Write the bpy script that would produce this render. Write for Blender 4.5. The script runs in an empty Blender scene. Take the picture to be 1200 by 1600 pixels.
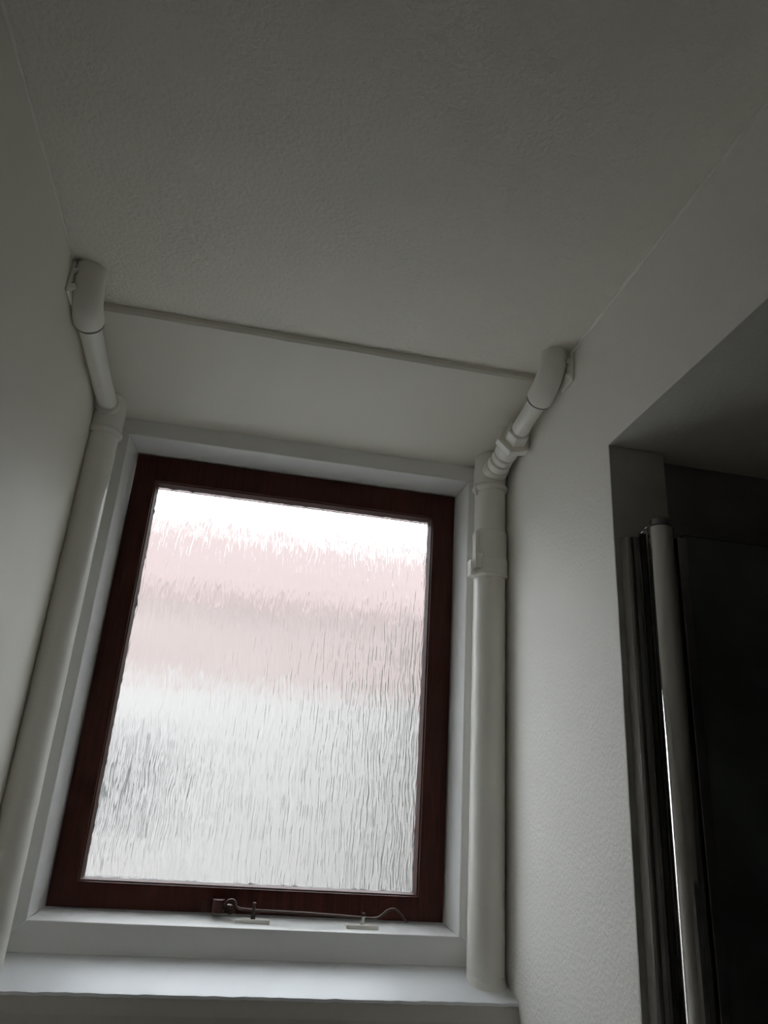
import bpy, bmesh, math, random
import numpy as np
from mathutils import Vector, Matrix

random.seed(7)
rng = np.random.default_rng(11)
SC = bpy.context.scene
COL = SC.collection

# ------------------------------------------------------------------ camera
cam_d = bpy.data.cameras.new('camera')
cam_d.sensor_fit = 'VERTICAL'
cam_d.sensor_height = 36.0
cam_d.lens = 36.0 * 1153.14 / 1600.0
cam_d.clip_start = 0.01
cam = bpy.data.objects.new('camera', cam_d)
COL.objects.link(cam)
_r = Vector((0.978518, -0.196635, 0.061941))
_d = Vector((0.129657, 0.353381, -0.926451))
_f = Vector((0.160284, 0.914580, 0.371285))
m = Matrix.Identity(4)
for i in range(3):
    m[i][0], m[i][1], m[i][2] = _r[i], -_d[i], -_f[i]
m[0][3], m[1][3], m[2][3] = 0.2365, -1.2840, 0.1636
cam.matrix_world = m
SC.camera = cam

# ------------------------------------------------------------------ daylight (overcast sky) and exposure
SKY = 11.8        # zenith radiance; standard overcast sky, one third of it at the horizon
world = bpy.data.worlds.new('overcast_sky')
SC.world = world
world.use_nodes = True
wn, wl = world.node_tree.nodes, world.node_tree.links
bg = wn['Background']
bg.inputs['Color'].default_value = (0.925, 0.955, 1.0, 1)
wtc = wn.new('ShaderNodeTexCoord')
wsx = wn.new('ShaderNodeSeparateXYZ')
wmr = wn.new('ShaderNodeMapRange')
wmr.inputs['From Min'].default_value = 0.0
wmr.inputs['From Max'].default_value = 1.0
wmr.inputs['To Min'].default_value = SKY / 3
wmr.inputs['To Max'].default_value = SKY
wl.new(wtc.outputs['Generated'], wsx.inputs['Vector'])
wl.new(wsx.outputs['Z'], wmr.inputs['Value'])
wl.new(wmr.outputs['Result'], bg.inputs['Strength'])
SC.view_settings.view_transform = 'Standard'
SC.view_settings.look = 'None'
SC.view_settings.gamma = 1.0
SC.view_settings.use_curve_mapping = False
SC.view_settings.exposure = 0.0
SC.cycles.max_bounces = 16
SC.cycles.diffuse_bounces = 8
SC.cycles.glossy_bounces = 6
SC.cycles.transmission_bounces = 12
SC.cycles.use_denoising = True

# ------------------------------------------------------------------ key measures (metres; sash front plane is y = 0)
XL, XR = -0.0635, 0.673        # left and right wall faces
HC = 0.835                     # ceiling
FL = -1.42                     # floor
YB = -2.30                     # wall behind the camera
SW, SH = 0.600, 0.7356         # sash outer size
FY, SP = -0.0555, 0.0104       # front face and splay of the painted window frame
YA, ZA = -0.478, 0.628         # corner of the shower opening
XP = 0.751                     # far face of the partition
YS, ZSF, ZSB = -0.307, 0.824, 0.777   # lintel: front edge y/z, back z

# ------------------------------------------------------------------ materials
def mat(name, color, rough=0.5, metal=0.0, bump=None, spec=0.5, coat=0.0, vary=None):
    """bump: (scale, strength, distance, stretch) list; vary: (scale, amount)"""
    M = bpy.data.materials.new(name)
    M.use_nodes = True
    nt = M.node_tree
    b = nt.nodes['Principled BSDF']
    b.inputs['Base Color'].default_value = (*color, 1)
    b.inputs['Roughness'].default_value = rough
    b.inputs['Metallic'].default_value = metal
    b.inputs['Specular IOR Level'].default_value = spec
    b.inputs['Coat Weight'].default_value = coat
    tc = nt.nodes.new('ShaderNodeTexCoord')
    if vary:
        n = nt.nodes.new('ShaderNodeTexNoise')
        mp = nt.nodes.new('ShaderNodeMapping')
        mp.inputs['Scale'].default_value = vary[2] if len(vary) > 2 else (1, 1, 1)
        nt.links.new(tc.outputs['Object'], mp.inputs['Vector'])
        nt.links.new(mp.outputs['Vector'], n.inputs['Vector'])
        n.inputs['Scale'].default_value = vary[0]
        n.inputs['Detail'].default_value = 6
        r = nt.nodes.new('ShaderNodeMapRange')
        r.inputs['From Min'].default_value = 0.3
        r.inputs['From Max'].default_value = 0.7
        r.inputs['To Min'].default_value = 1 - vary[1]
        r.inputs['To Max'].default_value = 1 + vary[1]
        mx = nt.nodes.new('ShaderNodeVectorMath')
        mx.operation = 'SCALE'
        mx.inputs[0].default_value = color
        nt.links.new(n.outputs['Fac'], r.inputs['Value'])
        nt.links.new(r.outputs['Result'], mx.inputs['Scale'])
        nt.links.new(mx.outputs['Vector'], b.inputs['Base Color'])
    prev = None
    for sc_, st, dist, stretch in (bump or []):
        n = nt.nodes.new('ShaderNodeTexNoise')
        mp = nt.nodes.new('ShaderNodeMapping')
        mp.inputs['Scale'].default_value = stretch
        nt.links.new(tc.outputs['Object'], mp.inputs['Vector'])
        nt.links.new(mp.outputs['Vector'], n.inputs['Vector'])
        n.inputs['Scale'].default_value = sc_
        n.inputs['Detail'].default_value = 3
        bp = nt.nodes.new('ShaderNodeBump')
        bp.inputs['Strength'].default_value = st
        bp.inputs['Distance'].default_value = dist
        nt.links.new(n.outputs['Fac'], bp.inputs['Height'])
        if prev:
            nt.links.new(prev.outputs['Normal'], bp.inputs['Normal'])
        prev = bp
    if prev:
        nt.links.new(prev.outputs['Normal'], b.inputs['Normal'])
    return M

U1 = (1, 1, 1)
M = {}
M['ceiling'] = mat('ceiling_stipple', (0.835, 0.808, 0.735), 0.75, bump=[(170, 0.55, 0.003, U1), (12, 0.25, 0.01, U1)])
M['wall'] = mat('wall_roller_paint', (0.85, 0.832, 0.785), 0.6, bump=[(190, 0.38, 0.003, U1), (9, 0.2, 0.01, U1)])
M['wall_smooth'] = mat('wall_satin_paint', (0.82, 0.793, 0.722), 0.58, bump=[(60, 0.12, 0.002, U1), (7, 0.25, 0.01, U1)])
M['gloss'] = mat('gloss_white_paint', (0.84, 0.818, 0.76), 0.28, bump=[(55, 0.18, 0.003, U1)])
M['frame'] = mat('frame_white_paint', (0.85, 0.848, 0.835), 0.30, bump=[(30, 0.15, 0.002, (1, 1, 1))])
M['sill'] = mat('sill_white_paint', (0.83, 0.85, 0.875), 0.45, bump=[(40, 0.2, 0.003, U1)])
M['wood'] = mat('stained_wood', (0.064, 0.017, 0.011), 0.48, spec=0.25, bump=[(40, 0.15, 0.002, (8, 8, 0.6))], vary=(30, 0.35, (6, 6, 0.5)))
M['bead'] = mat('stained_wood_bead', (0.080, 0.034, 0.026), 0.55, spec=0.25)
M['sealant'] = mat('clear_sealant', (0.045, 0.043, 0.04), 0.4, bump=[(300, 0.6, 0.002, U1)], vary=(160, 0.7))
M['iron'] = mat('brown_iron', (0.085, 0.062, 0.052), 0.42, 0.5)
M['iron_dark'] = mat('brown_painted_iron', (0.085, 0.035, 0.028), 0.35, 0.2)
M['chrome'] = mat('chrome', (0.55, 0.545, 0.54), 0.05, 1.0)
M['chrome_dull'] = mat('satin_aluminium', (0.28, 0.275, 0.27), 0.25, 1.0)
M['rubber'] = mat('black_rubber', (0.012, 0.012, 0.012), 0.5)
M['cladding'] = mat('grey_stone_cladding', (0.52, 0.51, 0.475), 0.5, vary=(9, 0.28))
M['slate'] = mat('black_stone_panel', (0.21, 0.20, 0.21), 0.5, vary=(5, 0.5))
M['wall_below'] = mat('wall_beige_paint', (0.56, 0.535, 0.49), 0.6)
M['dark_pane'] = mat('added_dark_window_pane', (0.03, 0.035, 0.04), 0.1)
M['gap_shade'] = mat('grey_gap_shade', (0.16, 0.155, 0.14), 0.5)
M['added_hedge'] = mat('added_hedge_green', (0.018, 0.022, 0.016), 0.8)
M['floor'] = mat('floor_vinyl', (0.25, 0.24, 0.22), 0.5)
M['render'] = mat('white_render', (0.222, 0.211, 0.202), 0.8)
M['brick'] = mat('pale_brick', (0.194, 0.160, 0.149), 0.8, vary=(3, 0.15))
M['tile'] = mat('red_roof_tile', (0.088, 0.060, 0.055), 0.8, vary=(3, 0.15))
M['paving'] = mat('pale_paving', (0.16, 0.16, 0.155), 0.8)
M['leaf'] = mat('dark_leaf', (0.055, 0.056, 0.054), 0.6)
M['bark'] = mat('grey_bark', (0.10, 0.09, 0.08), 0.8)

def glass_mat(name, color, rough, ior=1.45, bump=None):
    G = bpy.data.materials.new(name)
    G.use_nodes = True
    nt = G.node_tree
    nt.nodes.remove(nt.nodes['Principled BSDF'])
    g = nt.nodes.new('ShaderNodeBsdfGlass')
    g.inputs['Color'].default_value = (*color, 1)
    g.inputs['Roughness'].default_value = rough
    g.inputs['IOR'].default_value = ior
    g.distribution = 'BECKMANN'
    nt.links.new(g.outputs['BSDF'], nt.nodes['Material Output'].inputs['Surface'])
    if bump:
        tc = nt.nodes.new('ShaderNodeTexCoord')
        mp = nt.nodes.new('ShaderNodeMapping')
        mp.inputs['Scale'].default_value = bump[3]
        n = nt.nodes.new('ShaderNodeTexNoise')
        n.inputs['Scale'].default_value = bump[0]
        n.inputs['Detail'].default_value = 2
        bp = nt.nodes.new('ShaderNodeBump')
        bp.inputs['Strength'].default_value = bump[1]
        bp.inputs['Distance'].default_value = bump[2]
        nt.links.new(tc.outputs['Object'], mp.inputs['Vector'])
        nt.links.new(mp.outputs['Vector'], n.inputs['Vector'])
        nt.links.new(n.outputs['Fac'], bp.inputs['Height'])
        nt.links.new(bp.outputs['Normal'], g.inputs['Normal'])
    return G
M['obscure'] = glass_mat('obscure_glass', (0.97, 0.98, 0.98), 0.20)
M['obscure_back'] = glass_mat('obscure_glass_outer_face', (0.97, 0.98, 0.98), 0.0)
M['shower_glass'] = glass_mat('shower_glass', (0.90, 0.95, 0.92), 0.0)

# ------------------------------------------------------------------ helpers
def link(name, me, material, parent=None, smooth=False, bevel=0.0, kind=None):
    o = bpy.data.objects.new(name, me)
    COL.objects.link(o)
    if material is not None:
        me.materials.append(material)
    if smooth:
        for p in me.polygons:
            p.use_smooth = True
    if bevel:
        b = o.modifiers.new('bevel', 'BEVEL')
        b.width = bevel
        b.segments = 2
        b.limit_method = 'ANGLE'
    if parent is not None:
        o.parent = parent
    if kind:
        o['kind'] = kind
    return o

def fix(me):
    bm = bmesh.new()
    bm.from_mesh(me)
    bmesh.ops.recalc_face_normals(bm, faces=bm.faces)
    bm.to_mesh(me)
    bm.free()
    return me

def mesh(name, V, F):
    me = bpy.data.meshes.new(name)
    me.from_pydata([tuple(v) for v in V], [], F)
    return fix(me)

def box(x0, x1, y0, y1, z0, z1):
    V = [(x0, y0, z0), (x1, y0, z0), (x1, y1, z0), (x0, y1, z0), (x0, y0, z1), (x1, y0, z1), (x1, y1, z1), (x0, y1, z1)]
    F = [(0, 1, 2, 3), (4, 5, 6, 7), (0, 1, 5, 4), (1, 2, 6, 5), (2, 3, 7, 6), (3, 0, 4, 7)]
    return V, F

def boxes(name, lst):
    V, F = [], []
    for b in lst:
        v, f = box(*b)
        k = len(V)
        V += v
        F += [tuple(i + k for i in q) for q in f]
    return mesh(name, V, F)

def prism_x(name, prof, x0, x1, nx=1, jitter=None):
    """(y, z) profile extruded along x"""
    V, F = [], []
    n = len(prof)
    for i in range(nx + 1):
        x = x0 + (x1 - x0) * i / nx
        for k, (y, z) in enumerate(prof):
            dy, dz = jitter(k, i) if jitter else (0, 0)
            V.append((x, y + dy, z + dz))
    for i in range(nx):
        for k in range(n):
            a, b = i * n + k, i * n + (k + 1) % n
            F.append((a, b, b + n, a + n))
    F.append(tuple(range(n)))
    F.append(tuple(nx * n + k for k in range(n)))
    return mesh(name, V, F)

def prism_z(name, prof, z0, z1):
    V = [(x, y, z0) for x, y in prof] + [(x, y, z1) for x, y in prof]
    n = len(prof)
    F = [(k, (k + 1) % n, (k + 1) % n + n, k + n) for k in range(n)] + [tuple(range(n)), tuple(range(n, 2 * n))]
    return mesh(name, V, F)

def loft(name, pts, radii, seg=32, lump=0.0, twist=0.0, tans=None):
    """surface of revolution along a polyline (parallel-transport frame), closed ends"""
    pts = [Vector(p) for p in pts]
    n = len(pts)
    tang = []
    for i in range(n):
        j = i
        a = pts[max(i - 1, 0)]
        b = pts[min(i + 1, n - 1)]
        k = 1
        while (b - a).length < 1e-7:
            k += 1
            a, b = pts[max(i - k, 0)], pts[min(i + k, n - 1)]
        tang.append((b - a).normalized())
    if tans:
        tang = [Vector(v).normalized() for v in tans]
    t = tang[0]
    u = Vector((1, 0, 0)) if abs(t.x) < 0.9 else Vector((0, 1, 0))
    u = (u - t * u.dot(t)).normalized()
    V, F = [], []
    ph = [random.uniform(0, 6.28) for _ in range(6)]
    for i in range(n):
        if i:
            q = tang[i - 1].rotation_difference(tang[i])
            u = q @ u
            u = (u - tang[i] * u.dot(tang[i])).normalized()
        w = tang[i].cross(u)
        s = (pts[i] - pts[0]).length
        for k in range(seg):
            a = 2 * math.pi * k / seg + twist
            r = radii[i]
            if lump:
                r += lump * (math.sin(2 * a + ph[0] + s * 31) + math.sin(3 * a + ph[1] - s * 57) + 0.7 * math.sin(5 * a + ph[2] + s * 83))
            V.append(pts[i] + u * (r * math.cos(a)) + w * (r * math.sin(a)))
    for i in range(n - 1):
        for k in range(seg):
            a, b = i * seg + k, i * seg + (k + 1) % seg
            F.append((a, b, b + seg, a + seg))
    F.append(tuple(range(seg)))
    F.append(tuple((n - 1) * seg + k for k in range(seg)))
    return mesh(name, V, F)

def smooth_by_angle(o, deg=40):
    for p in o.data.polygons:
        p.use_smooth = True
    bm = bmesh.new()
    bm.from_mesh(o.data)
    lim = math.radians(deg)
    for e in bm.edges:
        if len(e.link_faces) == 2 and e.calc_face_angle(0) > lim:
            e.smooth = False
    bm.to_mesh(o.data)
    bm.free()
    return o

def empty(name, loc):
    o = bpy.data.objects.new(name, None)
    o.location = loc
    o.empty_display_size = 0.05
    COL.objects.link(o)
    return o

def part(name, me, material, root, deg=40, bevel=0.0):
    """a mesh in world coordinates hung under an Empty (or another part) without moving"""
    base = Vector((0, 0, 0))
    r = root
    while r is not None:
        base += r.location
        r = r.parent
    me.transform(Matrix.Translation(-base))
    o = link(name, me, material, root, bevel=bevel)
    if deg:
        smooth_by_angle(o, deg)
    return o

def tag(o, label, cat, group=None):
    o['label'] = label
    o['category'] = cat
    if group:
        o['group'] = group
    return o

# ------------------------------------------------------------------ the room shell
def struct(name, me, material, label=None, bevel=0.0):
    o = link(name, me, material, kind='structure', bevel=bevel)
    if label:
        o['label'] = label
    return o

struct('ceiling', boxes('ceiling', [(XL - 0.1, 1.60, YB - 0.1, 0.12, HC, HC + 0.10)]), M['ceiling'],
       'off-white stippled ceiling of the small bathroom')
struct('floor', boxes('floor', [(XL - 0.1, 1.60, YB - 0.1, 0.12, FL - 0.1, FL)]), M['floor'], 'grey vinyl bathroom floor below the camera')
struct('wall_left', boxes('wall_left', [(XL - 0.1, XL, YB - 0.1, 0.12, FL, HC)]), M['wall_smooth'],
       'smooth white painted wall left of the window')
struct('wall_back', boxes('wall_back', [(XL, 1.60, YB - 0.1, YB, FL, HC)]), M['wall'], 'white wall behind the camera')
# right wall: partition by the window, header over the shower opening, pier behind the camera
prof = [(YB, FL), (YB, HC), (0.12, HC), (0.12, FL), (YA, FL), (YA, ZA), (-1.70, ZA), (-1.70, FL)]
V = [(XR, y, z) for y, z in prof] + [(XP, y, z) for y, z in prof]
F = []
n = len(prof)
F += [(k, (k + 1) % n, (k + 1) % n + n, k + n) for k in range(n)]
F += [(0, 1, 6, 7), (1, 2, 5, 6), (2, 3, 4, 5)]
F += [tuple(i + n for i in q) for q in F[-3:]]
struct('wall_right', mesh('wall_right', V, F), M['wall'], 'white roller-painted wall right of the window beside the shower opening')
# wall under the sill
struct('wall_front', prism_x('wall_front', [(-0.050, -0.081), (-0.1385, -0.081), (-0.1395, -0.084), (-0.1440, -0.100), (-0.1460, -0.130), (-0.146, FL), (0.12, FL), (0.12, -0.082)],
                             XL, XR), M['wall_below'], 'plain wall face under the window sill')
# lintel over the window with a sloping soffit and a small step at the ceiling
_j = [(random.uniform(-.0006, .0006), random.uniform(-.0006, .0006)) for _ in range(60)]
struct('wall_lintel', prism_x('wall_lintel', [(FY + 0.002, ZSB), (YS + 0.004, ZSF), (YS, ZSF + 0.004), (YS, HC + 0.001), (0.12, HC + 0.001), (0.12, ZSB)],
                              XL, XR, 24, lambda k, i: _j[i] if k in (1, 2) else (0, 0)), M['wall_smooth'],
       'sloping white soffit over the window with a stepped front edge')
# caulked ceiling corners
for nm, x, s in (('trim_1', XL, 1), ('trim_2', XR, -1)):
    pts, rad = [], []
    for i in range(70):
        y = YS - 0.02 - (YS - YB) * 0.62 * i / 69
        pts.append((x + s * 0.0005, y, HC - 0.0005))
        rad.append(0.0028 + random.uniform(-.0006, .0007))
    o = struct(nm, loft(nm, pts, rad, 10), M['gloss'], 'thin bead of filler along the %s ceiling corner' % ('left' if s > 0 else 'right'))
    smooth_by_angle(o, 80)

# shower recess
struct('ceiling_shower', boxes('ceiling_shower', [(XP, 1.55, -1.75, -0.40, ZA, ZA + 0.08)]), M['wall_smooth'], 'flat white ceiling of the dark shower recess')
struct('wall_shower_end', boxes('wall_shower_end', [(XP, 1.55, -0.452, -0.40, FL, ZA)]), M['slate'], 'dark stone-look wall inside the shower recess')
struct('wall_shower_side', boxes('wall_shower_side', [(1.55, 1.60, -1.75, -0.40, FL, ZA + 0.08)]), M['slate'], 'dark side wall of the shower recess')
struct('wall_shower_near', boxes('wall_shower_near', [(XP, 1.55, -1.75, -1.70, FL, ZA)]), M['slate'], 'dark near wall of the shower recess')
struct('trim_3', boxes('trim_3', [(XR + 0.0002, XP, YA - 0.002, YA, FL, ZA - 0.001)]), M['cladding'], 'dark grey stone-effect panel lining the end of the partition')

# ------------------------------------------------------------------ the window
win = empty('window_1', (SW / 2, 0, 0))
win['kind'] = 'structure'
win['label'] = 'brown wooden casement window with rippled obscure glass in a white painted frame'

def frame_member(name, side):
    o0, o1, oz0, oz1 = XL, XR, -0.0505, ZSB + 0.002
    O = [(o0, oz0), (o1, oz0), (o1, oz1), (o0, oz1)]
    A = [(-SP, -SP), (SW + SP, -SP), (SW + SP, SH + SP), (-SP, SH + SP)]
    g = 0.0022
    Bq = [(-g, -g), (SW + g, -g), (SW + g, SH + g), (-g, SH + g)]
    i, j = side, (side + 1) % 4
    V, F = [], []
    for q in (i, j):
        e = 0.0012
        V += [(O[q][0], FY, O[q][1]), (A[q][0], FY, A[q][1]), (Bq[q][0], 0.0, Bq[q][1]), (Bq[q][0], 0.062, Bq[q][1]), (O[q][0], 0.062, O[q][1])]
    for k in range(5):
        F.append((k, (k + 1) % 5, (k + 1) % 5 + 5, k + 5))
    F += [(0, 1, 2, 3, 4), (5, 6, 7, 8, 9)]
    return part(name, mesh(name, V, F), M['frame'], win, deg=0, bevel=0.0014)
frame_member('frame_cill', 0)
frame_member('frame_jamb', 1)
frame_member('frame_head', 2)
frame_member('frame_jamb', 3)

sill_j = [random.uniform(-1, 1) for _ in range(80)]
part('window_sill', prism_x('window_sill', [(FY + 0.004, -0.0495), (FY - 0.006, -0.0525), (FY - 0.02, -0.0565), (-0.1365, -0.0760), (-0.1395, -0.0775), (-0.1398, -0.0812), (FY + 0.004, -0.0815)],
     XL, XR, 60, lambda k, i: ((0.0007 * sill_j[i], 0.0006 * sill_j[(i * 3) % 60]) if k in (3, 4, 5) else (0, 0))), M['sill'], win, deg=50)

IX0, IX1, IZ0, IZ1 = 0.038, 0.5585, 0.035, 0.688
part('stile', boxes('stile', [(0.0, IX0, 0.0, 0.046, 0.0, SH)]), M['wood'], win, deg=0, bevel=0.0012)
part('stile', boxes('stile', [(IX1, SW, 0.0, 0.046, 0.0, SH)]), M['wood'], win, deg=0, bevel=0.0012)
part('rail', boxes('rail', [(IX0 - 0.004, IX1 + 0.004, 0.0005, 0.046, 0.0, IZ0)]), M['wood'], win, deg=0, bevel=0.0012)
part('rail', boxes('rail', [(IX0 - 0.004, IX1 + 0.004, 0.0005, 0.046, IZ1, SH)]), M['wood'], win, deg=0, bevel=0.0012)
# sloped glazing beads, mitred
GYF = 0.020     # inner glass face
bw = 0.0046
def ring(i0):
    return [(IX0 + i0, IZ0 + i0), (IX1 - i0, IZ0 + i0), (IX1 - i0, IZ1 - i0), (IX0 + i0, IZ1 - i0)]
def mitred(name, side, layers, material):
    V, F = [], []
    i, j = side, (side + 1) % 4
    n = len(layers)
    for q in (i, j):
        for off, y in layers:
            c = ring(off)[q]
            V.append((c[0], y, c[1]))
    for k in range(n):
        F.append((k, (k + 1) % n, (k + 1) % n + n, k + n))
    F += [tuple(range(n)), tuple(range(n, 2 * n))]
    return part(name, mesh(name, V, F), material, win, deg=0)
for s in range(4):
    mitred('glazing_bead', s, [(-0.001, 0.004), (0.0022, 0.005), (bw, 0.015), (bw, GYF), (-0.001, GYF)], M['bead'])

# bead of sealant round the glass: ragged inner edge
def sealant(side):
    i, j = side, (side + 1) % 4
    a, b = ring(bw - 0.001)[i], ring(bw - 0.001)[j]
    inn = [(0, 1), (-1, 0), (0, -1), (1, 0)][side]
    N = 90
    V, F = [], []
    w = 0.002
    for k in range(N + 1):
        t = k / N
        x, z = a[0] + (b[0] - a[0]) * t, a[1] + (b[1] - a[1]) * t
        w = 0.0019 + random.uniform(-.0005, .0005) + (random.uniform(0, .0016) if random.random() < .18 else 0)
        for off, y in ((0, GYF - 0.0035), (w, GYF - 0.001), (w, GYF + 0.0005), (0, GYF + 0.0005)):
            V.append((x + inn[0] * off, y, z + inn[1] * off))
    for k in range(N):
        for q in range(4):
            p0, p1 = k * 4 + q, k * 4 + (q + 1) % 4
            F.append((p0, p1, p1 + 4, p0 + 4))
    F += [(0, 1, 2, 3), tuple(N * 4 + q for q in range(4))]
    part('sealant', mesh('sealant', V, F), M['sealant'], win, deg=60)
for s in range(4):
    sealant(s)

# rippled obscure glass: a slab with real relief on its inner face
def vnoise(nx, nz, X, Z):
    """smooth value noise: random lattice nx x nz sampled at X, Z in 0..1"""
    L = rng.random((nz + 3, nx + 3)) * 2 - 1
    fx, fz = X * nx, Z * nz
    ix, iz = np.floor(fx).astype(int), np.floor(fz).astype(int)
    tx, tz = fx - ix, fz - iz
    tx, tz = tx * tx * (3 - 2 * tx), tz * tz * (3 - 2 * tz)
    ix, iz = np.clip(ix, 0, nx + 1), np.clip(iz, 0, nz + 1)
    return (L[iz, ix] * (1 - tx) + L[iz, ix + 1] * tx) * (1 - tz) + (L[iz + 1, ix] * (1 - tx) + L[iz + 1, ix + 1] * tx) * tz

def rippled_pane():
    x0, x1, z0, z1 = IX0 + 0.003, IX1 - 0.003, IZ0 + 0.003, IZ1 - 0.003
    NX, NZ = 2800, 135
    u = np.linspace(0, 1, NX)
    v = np.linspace(0, 1, NZ)
    U, Vv = np.meshgrid(u, v)
    Us = np.clip(U + 0.006 * vnoise(14, 16, U, Vv) + 0.0022 * vnoise(60, 40, U, Vv), 0, 1)
    n1 = vnoise(200, 17, Us, Vv)
    n2 = vnoise(320, 26, Us, Vv)
    h = -0.00070 * np.exp(-np.abs(n1 / 0.14)) - 0.00036 * np.exp(-np.abs(n2 / 0.18))
    h += 0.00025 * n1 + 0.00010 * vnoise(60, 50, U, Vv)
    h += 0.000025 * vnoise(220, 150, U, Vv)
    X = x0 + (x1 - x0) * U
    Z = z0 + (z1 - z0) * Vv
    Y = GYF + 0.0012 - h
    A = np.stack([X, Y, Z], -1).reshape(-1, 3)
    me_v = A.tolist()
    k = len(me_v)
    me_v += [(x0, GYF + 0.005, z0), (x1, GYF + 0.005, z0), (x1, GYF + 0.005, z1), (x0, GYF + 0.005, z1)]
    idx = np.arange(NX * NZ).reshape(NZ, NX)
    F = np.stack([idx[:-1, :-1], idx[:-1, 1:], idx[1:, 1:], idx[1:, :-1]], -1).reshape(-1, 4).tolist()
    F.append([k, k + 3, k + 2, k + 1])
    F.append(idx[0, :].tolist()[::-1] + [k, k + 1])
    F.append(idx[-1, :].tolist() + [k + 2, k + 3])
    F.append(idx[:, 0].tolist() + [k + 3, k])
    F.append(idx[:, -1].tolist()[::-1] + [k + 1, k + 2])
    me = bpy.data.meshes.new('glass_pane')
    me.from_pydata(me_v, [], F)
    ng = (NX - 1) * (NZ - 1)
    sm = np.zeros(len(me.polygons), dtype=bool)
    sm[:ng] = True
    me.polygons.foreach_set('use_smooth', sm)
    me.transform(Matrix.Translation(-win.location))
    me.materials.append(M['obscure'])
    me.materials.append(M['obscure_back'])
    mi = np.zeros(len(me.polygons), dtype=np.int32)
    mi[ng:] = 1
    me.polygons.foreach_set('material_index', mi)
    return link('glass_pane', me, None, win)
pane = rippled_pane()
pane['label'] = 'rippled obscure glass pane'

# ------------------------------------------------------------------ casement stay and its two pins
stay = empty('casement_stay', (0.25, -0.02, 0.0))
tag(stay, 'thin brown metal casement stay with a curled tail along the window bottom rail', 'window stay')
part('mounting_block', prism_z('mounting_block', [(0.238, 0.0), (0.238, -0.012), (0.241, -0.019), (0.253, -0.019), (0.256, -0.012), (0.256, 0.0)], 0.002, 0.0205), M['iron_dark'], stay, deg=0, bevel=0.001)
part('mounting_plate', boxes('mounting_plate', [(0.222, 0.262, -0.0025, 0.0, 0.001, 0.0165)]), M['iron_dark'], stay, deg=0, bevel=0.0008)
# pivot eye: torus-like ring standing across the block
pts = []
for k in range(15):
    a = math.radians(-120 + 300 * k / 14)
    pts.append((0.2655 + 0.0080 * math.cos(a + math.pi / 2 + 0.9), -0.020, 0.0125 + 0.0088 * math.sin(a + math.pi / 2 + 0.9)))
part('pivot_eye', loft('pivot_eye', pts, [0.0021] * 15, 10), M['iron'], stay, deg=80)
part('pivot_pin', loft('pivot_pin', [(0.252, -0.0135, 0.0115), (0.2655, -0.0175, 0.0115), (0.268, -0.0235, 0.0115)], [0.0042, 0.0042, 0.003], 12), M['iron_dark'], stay)
arm = [(0.2715, -0.021, 0.0165), (0.2745, -0.022, 0.0125), (0.279, -0.023, 0.0105), (0.300, -0.026, 0.0095), (0.34, -0.028, 0.0095), (0.38, -0.029, 0.0090), (0.42, -0.030, 0.0080),
       (0.46, -0.031, 0.0065), (0.480, -0.031, 0.0060), (0.488, -0.031, 0.0070), (0.495, -0.031, 0.0110), (0.502, -0.031, 0.0170), (0.508, -0.031, 0.0198),
       (0.514, -0.031, 0.0200), (0.520, -0.031, 0.0172), (0.526, -0.031, 0.0120), (0.532, -0.031, 0.0050), (0.5345, -0.031, 0.0025)]
part('arm', loft('arm', arm, [0.0017] * (len(arm) - 3) + [0.0016, 0.0014, 0.0011], 10), M['iron'], stay, deg=80)

def ledge(y):      # height of the frame's splayed bottom reveal
    return -0.0022 + y * (SP - 0.0022) / -FY * 1.0
def stay_pin(x, y, w, top, label, lean, pm):
    t = empty('stay_pin', (x, y, ledge(y)))
    tag(t, label, 'stay pin', 'stay pins on the window frame')
    z = ledge(y)
    me = boxes('base_plate', [(x - w / 2, x + w / 2, y - 0.007, y + 0.007, z - 0.002, z + 0.0045)])
    part('base_plate', me, M['gloss'], t, deg=0, bevel=0.0012)
    part('peg', loft('peg', [(x, y, z + 0.003), (x + lean * .3, y, z + 0.008), (x + lean, y, top - 0.005)], [0.0042, 0.0028, 0.0024], 14), M[pm], t)
    part('peg_tip', loft('peg_tip', [(x + lean, y, top - 0.0052), (x + lean, y, top - 0.001), (x + lean, y, top)], [0.0026, 0.0026, 0.0016], 14), M['iron'], t)
stay_pin(0.300, -0.0275, 0.050, 0.0205, 'stay pin with a dark peg on a white plate beside the brown mounting block', 0.0, 'iron')
stay_pin(0.4645, -0.033, 0.050, 0.0135, 'white painted stay pin nearest the curled tail of the stay', 0.0015, 'gloss')

# ------------------------------------------------------------------ pipes
def bend(p0, p1, p2, n=10):
    """quadratic arc p0 -> p2 with corner p1"""
    p0, p1, p2 = Vector(p0), Vector(p1), Vector(p2)
    return [(p0 * (1 - t) ** 2 + p1 * 2 * t * (1 - t) + p2 * t * t) for t in [i / n for i in range(n + 1)]]

def riser(root, x, y, r, z0, z1):
    nz = 40
    pts = [(x, y, z0 + (z1 - z0) * i / nz) for i in range(nz + 1)]
    return part('riser', loft('riser', pts, [r + random.uniform(-.0002, .0002) for _ in pts], 40, lump=0.00008), M['gloss'], root)

def collar(name, root, x, y, z, r, rr, h, material='gloss', lump=0.0):
    pts = [(x, y, z - h / 2 - rr)] + [(x, y, z - h / 2 + h * i / 6) for i in range(7)] + [(x, y, z + h / 2 + rr)]
    rad = [r - 0.001] + [r + rr * math.sin(math.pi * (0.15 + 0.7 * i / 6)) for i in range(7)] + [r - 0.001]
    return part(name, loft(name, pts, rad, 40, lump=lump), M[material], root, deg=60)

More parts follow.
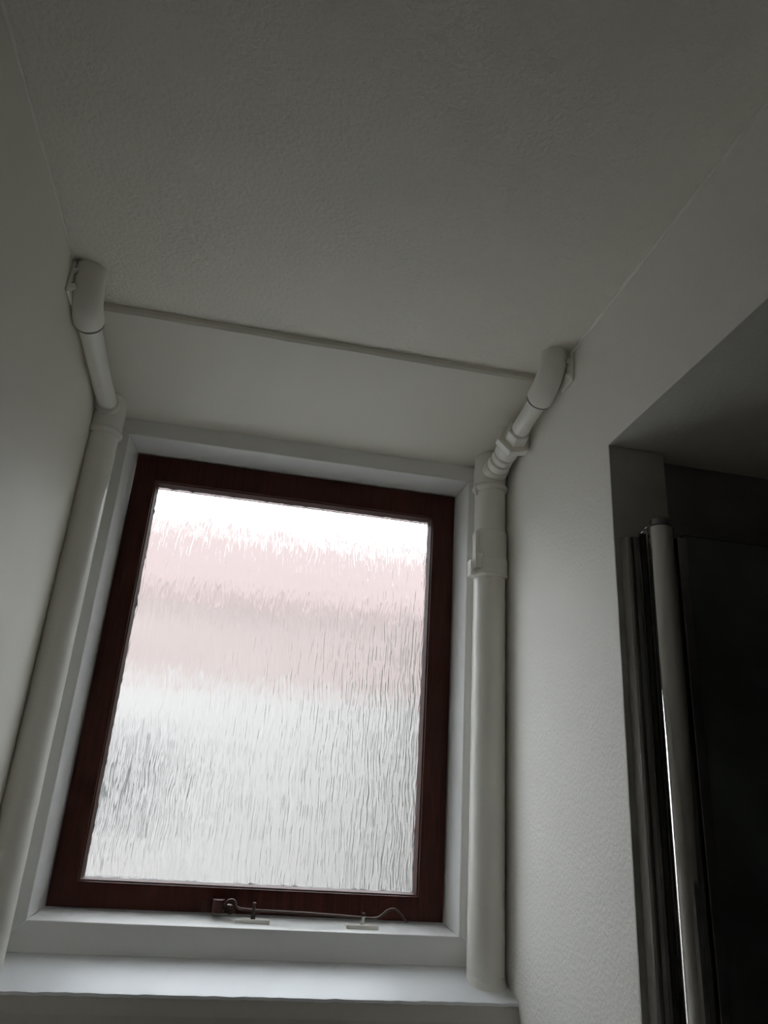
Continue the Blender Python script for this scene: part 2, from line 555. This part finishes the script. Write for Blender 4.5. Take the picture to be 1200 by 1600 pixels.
def elbow(root, a, corner, top, r, rp):
    """swept elbow; its mouth is a hollow socket round the branch pipe"""
    pts = bend(a, corner, top, 16)
    tn = [(pts[min(i + 1, 16)] - pts[max(i - 1, 0)]).normalized() for i in range(17)]
    d = tn[0]
    a = Vector(a)
    P = [a + d * .006, a + d * .0005, a - d * .0006, a - d * .0006, a + d * .0006] + pts[1:]
    T = [d] * 5 + tn[1:]
    rad = [rp + .0001, rp + .0016, rp + .0022, r - .0008, r] + [r] * (len(pts) - 1)
    e = part('elbow', loft('elbow', P, rad, 36, lump=0.00025, tans=T), M['gloss'], root, deg=50)
    part('gap_shade_ring', loft('gap_shade_ring', [a - d * .0042, a - d * .0040, a - d * .0004, a - d * .0002], [rp, r - .0010, r - .0006, rp], 36, tans=[d] * 4), M['gap_shade'], e)  # grey ring whose colour paints the shadow line at the elbow mouth
    return e

# --- left
XLp, YLp = -0.0440, -0.0950
pl = empty('waste_pipe', (XLp, YLp, -0.060))
tag(pl, 'white painted waste pipe in the left corner with a plain branch elbowing up into ceiling', 'pipe', 'painted pipes beside the window')
riser(pl, XLp, YLp, 0.0245, -0.066, 0.722)
part('tee', loft('tee', [(XLp, YLp, .715), (XLp, YLp, .722), (XLp, YLp, .730), (XLp, YLp, .755), (XLp, YLp, .776), (XLp, YLp, .786), (XLp, YLp, .796)],
                 [.0255, .0268, .0272, .0275, .0270, .0245, .020], 40, lump=.0003), M['gloss'], pl, deg=60)
collar('collar', pl, XLp, YLp,   .7215, .0265, .0034, .008, lump=.0003)
zb0, zb1 = 0.764, 0.7825
part('socket', loft('socket', [(XLp, YLp - .005, zb0), (XLp, YLp - .026, zb0), (XLp, YLp - .031, zb0), (XLp, YLp - .0315, zb0)], [.0205, .0205, .0200, .017], 32), M['gloss'], pl)
part('branch_pipe', loft('branch_pipe', [(XLp, YLp, zb0), (XLp, -0.18, zb0 + .006), (XLp, -0.25, zb0 + .0115), (-0.0425, -0.345, zb1)], [.0160] * 4, 32), M['gloss'], pl)
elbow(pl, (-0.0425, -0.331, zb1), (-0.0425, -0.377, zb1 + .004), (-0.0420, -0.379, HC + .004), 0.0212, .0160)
def clip(root, wx, s, cy, cz):
    """wall clip behind the elbow: back plate on the wall, two lumpy ears"""
    me = boxes('clip_plate', [(min(wx, wx + s * .005), max(wx, wx + s * .005), cy - .022, cy + .018, cz - .030, cz + .021)])
    p = part('clip_plate', me, M['gloss'], root, deg=0, bevel=.002)
    for dz in (-.020, .006):
        pts = [(wx + s * .002, cy - .015, cz + dz), (wx + s * .007, cy - .018, cz + dz + .001), (wx + s * .0105, cy - .0195, cz + dz + .001)]
        part('ear', loft('ear', pts, [.0050, .0046, .0034], 10, lump=.0004), M['gloss'], p, deg=80)
clip(pl, XL, 1, -0.375, 0.812)

# --- right
XRp, YRp = 0.6430, -0.0860
pr = empty('waste_pipe', (XRp, YRp, -0.066))
tag(pr, 'white painted waste pipe in the right corner with a hexagonal nut on its branch', 'pipe', 'painted pipes beside the window')
riser(pr, XRp, YRp, 0.0280, -0.070, 0.722)
part('tee', loft('tee', [(XRp, YRp, .715), (XRp, YRp, .722), (XRp, YRp, .730), (XRp, YRp, .755), (XRp, YRp, .778), (XRp, YRp, .788), (XRp, YRp, .796)],
                 [.0285, .0298, .0300, .0300, .0296, .0275, .023], 40, lump=.0003), M['gloss'], pr, deg=60)
collar('collar', pr, XRp, YRp,   .7205, .0292, .0036, .008, lump=.0003)
# drip of paint under the collar
part('paint_drip', loft('paint_drip', [(XRp - .0288, YRp - .006, .727), (XRp - .0300, YRp - .007, .720), (XRp - .0292, YRp - .007, .712), (XRp - .0280, YRp - .0065, .704)],
                        [.0016, .0040, .0032, .0012], 12), M['gloss'], pr, deg=80)
# straight coupling with strap below
part('coupling', loft('coupling', [(XRp, YRp, .553), (XRp, YRp, .556), (XRp, YRp, .622), (XRp, YRp, .628), (XRp, YRp, .634), (XRp, YRp, .636)],
                      [.0285, .0306, .0306, .0312, .0300, .0282], 40), M['gloss'], pr)
strap = part('strap', loft('strap', [(XRp, YRp, .548), (XRp, YRp, .552), (XRp, YRp, .556), (XRp, YRp, .578), (XRp, YRp, .581), (XRp, YRp, .583)],
                           [.0300, .0330, .0322, .0322, .0318, .0300], 40), M['gloss'], pr)
# clamp lug on the window side of the strap
part('lug', boxes('lug', [(XRp - .0395, XRp - .0375, YRp - .016, YRp + .004, .554, .578)]), M['gloss'], strap, deg=0, bevel=.0008)
part('lug_foot', boxes('lug_foot', [(XRp - .0395, XRp - .030, YRp - .016, YRp + .004, .549, .5565)]), M['gloss'], strap, deg=0, bevel=.001)
part('clamp_block', boxes('clamp_block', [(XRp - .0335, XRp - .020, YRp - .0235, YRp - .006, .560, .588)]), M['gloss'], strap, deg=0, bevel=.001)
part('side_rib', boxes('side_rib', [(XRp - .0322, XRp - .0265, YRp - .018, YRp - .004, .585, .630)]), M['gloss'], pr, deg=0, bevel=.001)
# filler round the foot
pts, rad = [], []
for i in range(5):
    pts.append((XRp, YRp, -0.078 + i * 0.006))
    rad.append([.0315, .0312, .0300, .0290, .0278][i])
part('foot_filler', loft('foot_filler', pts, rad, 36, lump=.0006), M['gloss'], pr, deg=60)

def along(y):      # centre line of the right branch
    t = (y + 0.11) / (-0.335 + 0.11)
    return Vector((0.6445 + 0.0025 * t, y, 0.7520 + t * 0.0385))
part('socket', loft('socket', [along(-.085), along(-.1205), along(-.1235), along(-.1240)], [.0238, .0236, .0215, .017], 32), M['gloss'], pr)
for y0, y1, r in ((-.1235, -.1420, .0212), (-.1445, -.1600, .0200), (-.1630, -.1920, .0206)):
    part('thread_ring', loft('thread_ring', [along(y0), along(y0 - .0015), along(y1 + .0015), along(y1)], [r - .0058, r, r, r - .0058], 32), M['gloss'], pr)
part('neck', loft('neck', [along(-.10), along(-.21)], [.0152, .0152], 28), M['gloss'], pr)
nut = part('hex_nut', loft('hex_nut', [along(-.1910), along(-.1935), along(-.2070), along(-.2085)], [.0250, .0318, .0318, .0290], 6, twist=math.radians(12)), M['gloss'], pr, deg=20, bevel=.0008)
part('nut_collar', loft('nut_collar', [along(-.2070), along(-.2290), along(-.2320)], [.0222, .0208, .0180], 6, twist=math.radians(12)), M['gloss'], nut, deg=20, bevel=.0008)
part('branch_pipe', loft('branch_pipe', [along(-.16), along(-.22), along(-.28), along(-.33)], [.0150] * 4, 32), M['gloss'], pr)
e0 = along(-.314)
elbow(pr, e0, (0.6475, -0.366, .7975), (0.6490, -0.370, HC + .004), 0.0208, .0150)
clip(pr, XR, -1, -0.366, 0.812)

# ------------------------------------------------------------------ shower screen
ss = empty('shower_screen', (0.715, -0.515, -1.0))
tag(ss, 'chrome post and profile of a glass shower screen on the dark partition end', 'shower screen')
ZT, ZB = 0.496, -1.0
yb = YA - 0.004
prof = [(.6800, yb), (.6835, yb - .0035), (.6850, yb - .0085), (.6872, yb - .0105), (.6880, yb - .0090), (.6905, yb - .0090), (.6912, yb - .0115),
        (.6965, yb - .0115), (.6972, yb - .0140), (.7005, yb - .0140), (.7010, yb)]
part('wall_profile', prism_z('wall_profile', prof, ZB, ZT), M['chrome_dull'], ss, deg=30)
part('seal', boxes('seal', [(.7012, .7040, yb - .020, yb - .001, ZB, ZT + .002)]), M['rubber'], ss, deg=0)
tx, ty, tr = 0.7165, -0.514, 0.0155
post = part('hinge_post', loft('hinge_post', [(tx, ty, ZB), (tx, ty, ZT + .005), (tx, ty, ZT + .0065)], [tr, tr, tr - .0012], 48), M['chrome'], ss)
part('post_ring', loft('post_ring', [(tx, ty, ZT + .006), (tx, ty, ZT + .0085)], [tr - .0018, tr - .0018], 32), M['rubber'], post)
part('post_cap', loft('post_cap', [(tx, ty, ZT + .0083), (tx, ty, ZT + .0170), (tx, ty, ZT + .0185)], [tr - .0042, tr - .0042, tr - .0055], 32), M['chrome_dull'], post)
for sx, sy, sz in ((.6990, -.5040, ZT + .0030), (.7022, -.5080, ZT + .0080)):
    part('screw', loft('screw', [(sx, sy + .008, sz), (sx, sy, sz), (sx, sy - .0008, sz), (sx, sy - .0014, sz), (sx, sy - .0018, sz), (sx, sy - .0019, sz)], [.0019, .0019, .0017, .0013, .0007, .0001], 16, tans=[(0, -1, 0)] * 6), M['chrome'], ss)
part('pane_channel', boxes('pane_channel', [(.7345, .7475, -.520, -.508, ZB, ZT - .004)]), M['chrome_dull'], ss, deg=0, bevel=.001)
part('hinge_web', boxes('hinge_web', [(.728, .736, -.516, -.512, ZB, ZT - .006)]), M['rubber'], ss, deg=0)
part('glass_pane', boxes('glass_pane', [(.7440, 1.30, -.5175, -.5115, ZB, ZT + .001)]), M['shower_glass'], ss, deg=0)

# ------------------------------------------------------------------ outdoors, seen only through the obscure glass
g = struct('ground_outside', boxes('ground_outside', [(-30, 30, 0.2, 40, -1.7, -1.6)]), M['paving'], 'pale paved ground outside the window')
house = empty('neighbour_house', (1.0, 8.0, -1.6))
tag(house, 'neighbouring house with red roof blurred through the rippled glass', 'house')
part('rendered_wall', boxes('rendered_wall', [(-9, 11, 7.0, 11.4, -1.6, 1.30)]), M['render'], house, deg=0)
part('brick_wall', boxes('brick_wall', [(-9, 11, 7.02, 11.38, 1.30, 2.25)]), M['brick'], house, deg=0)
V = [(-9.3, 6.98, 2.20), (11.3, 6.98, 2.20), (11.3, 9.2, 4.04), (-9.3, 9.2, 4.04), (-9.3, 11.5, 2.20), (11.3, 11.5, 2.20)]
part('roof', mesh('roof', V, [(0, 1, 2, 3), (3, 2, 5, 4), (0, 3, 4), (1, 5, 2), (0, 4, 5, 1)]), M['tile'], house, deg=0)

for wx, wz in ((-5.6, -.4), (-3.6, -.4), (3.6, -.4), (5.8, -.4)):  # windows added out of view so the rippled glass picks up dark streaks
    wf = part('added_house_window', boxes('added_house_window', [(wx - .62, wx + .62, 6.96, 7.01, wz - .62, wz + .72)]), M['render'], house, deg=0)
    for dx in (-.30, .30):
        part('added_window_pane', boxes('added_window_pane', [(wx + dx - .26, wx + dx + .26, 6.945, 6.962, wz - .54, wz + .64)]), M['dark_pane'], wf, deg=0)

shrub = empty('shrub', (-0.35, 3.4, -1.6))
tag(shrub, 'dark shrub blurred behind the lower left of the rippled glass', 'shrub')
V, F = [], []
for k in range(320):
    a, b = random.uniform(0, 6.283), random.uniform(-1, 1)
    rr = random.random() ** 0.5
    c = Vector((-0.42 + 0.30 * rr * math.cos(a) * math.sqrt(1 - b * b), 3.4 + 0.25 * rr * math.sin(a), 0.20 + 0.42 * rr * b))
    d1 = Vector((random.gauss(0, 1), random.gauss(0, 1), random.gauss(0, 1))).normalized()
    d2 = d1.orthogonal().normalized()
    s = random.uniform(.03, .055)
    k0 = len(V)
    V += [c - d1 * s, c + d2 * s * .5, c + d1 * s, c - d2 * s * .5]
    F.append((k0, k0 + 1, k0 + 2, k0 + 3))
me = bpy.data.meshes.new('foliage')
me.from_pydata(V, [], F)
fo = part('foliage', me, M['leaf'], shrub, deg=0)
fo['kind'] = 'stuff'
for k in range(6):
    x = -0.42 + random.uniform(-.1, .1)
    part('stem', loft('stem', [(-0.40 + .02 * k - .05, 3.4, -1.6), (x, 3.4, -.6), (x + random.uniform(-.15, .15), 3.4 + random.uniform(-.1, .1), .45)], [.022, .015, .005], 8), M['bark'], shrub, deg=80)

# tall greenery added out of view: streaks the glass, dims the left wall
hd = empty('added_hedge', (3.0, 3.6, -1.6))
tag(hd, 'tall dark greenery added out of view right of the yard to streak the glass', 'added_hedge')
V, F = [], []
ny, nr = 26, 14
for i in range(ny + 1):
    y = 0.9 + 5.9 * i / ny
    e = 1.0 if 0 < i < ny else 0.86
    for k in range(nr):
        a = math.pi * k / (nr - 1)
        V.append((3.0 + e * 0.45 * math.copysign(abs(math.cos(a)) ** .45, math.cos(a)) + random.uniform(-.07, .07), y + random.uniform(-.05, .05),
                  -1.6 + (0 if k in (0, nr - 1) else 3.6 * e * math.sin(a) ** .4 + random.uniform(-.08, .08))))
for i in range(ny):
    for k in range(nr - 1):
        F.append((i * nr + k, i * nr + k + 1, (i + 1) * nr + k + 1, (i + 1) * nr + k))
F += [tuple(range(nr)), tuple(ny * nr + k for k in range(nr))]
part('foliage', mesh('foliage', V, F), M['added_hedge'], hd, deg=80)
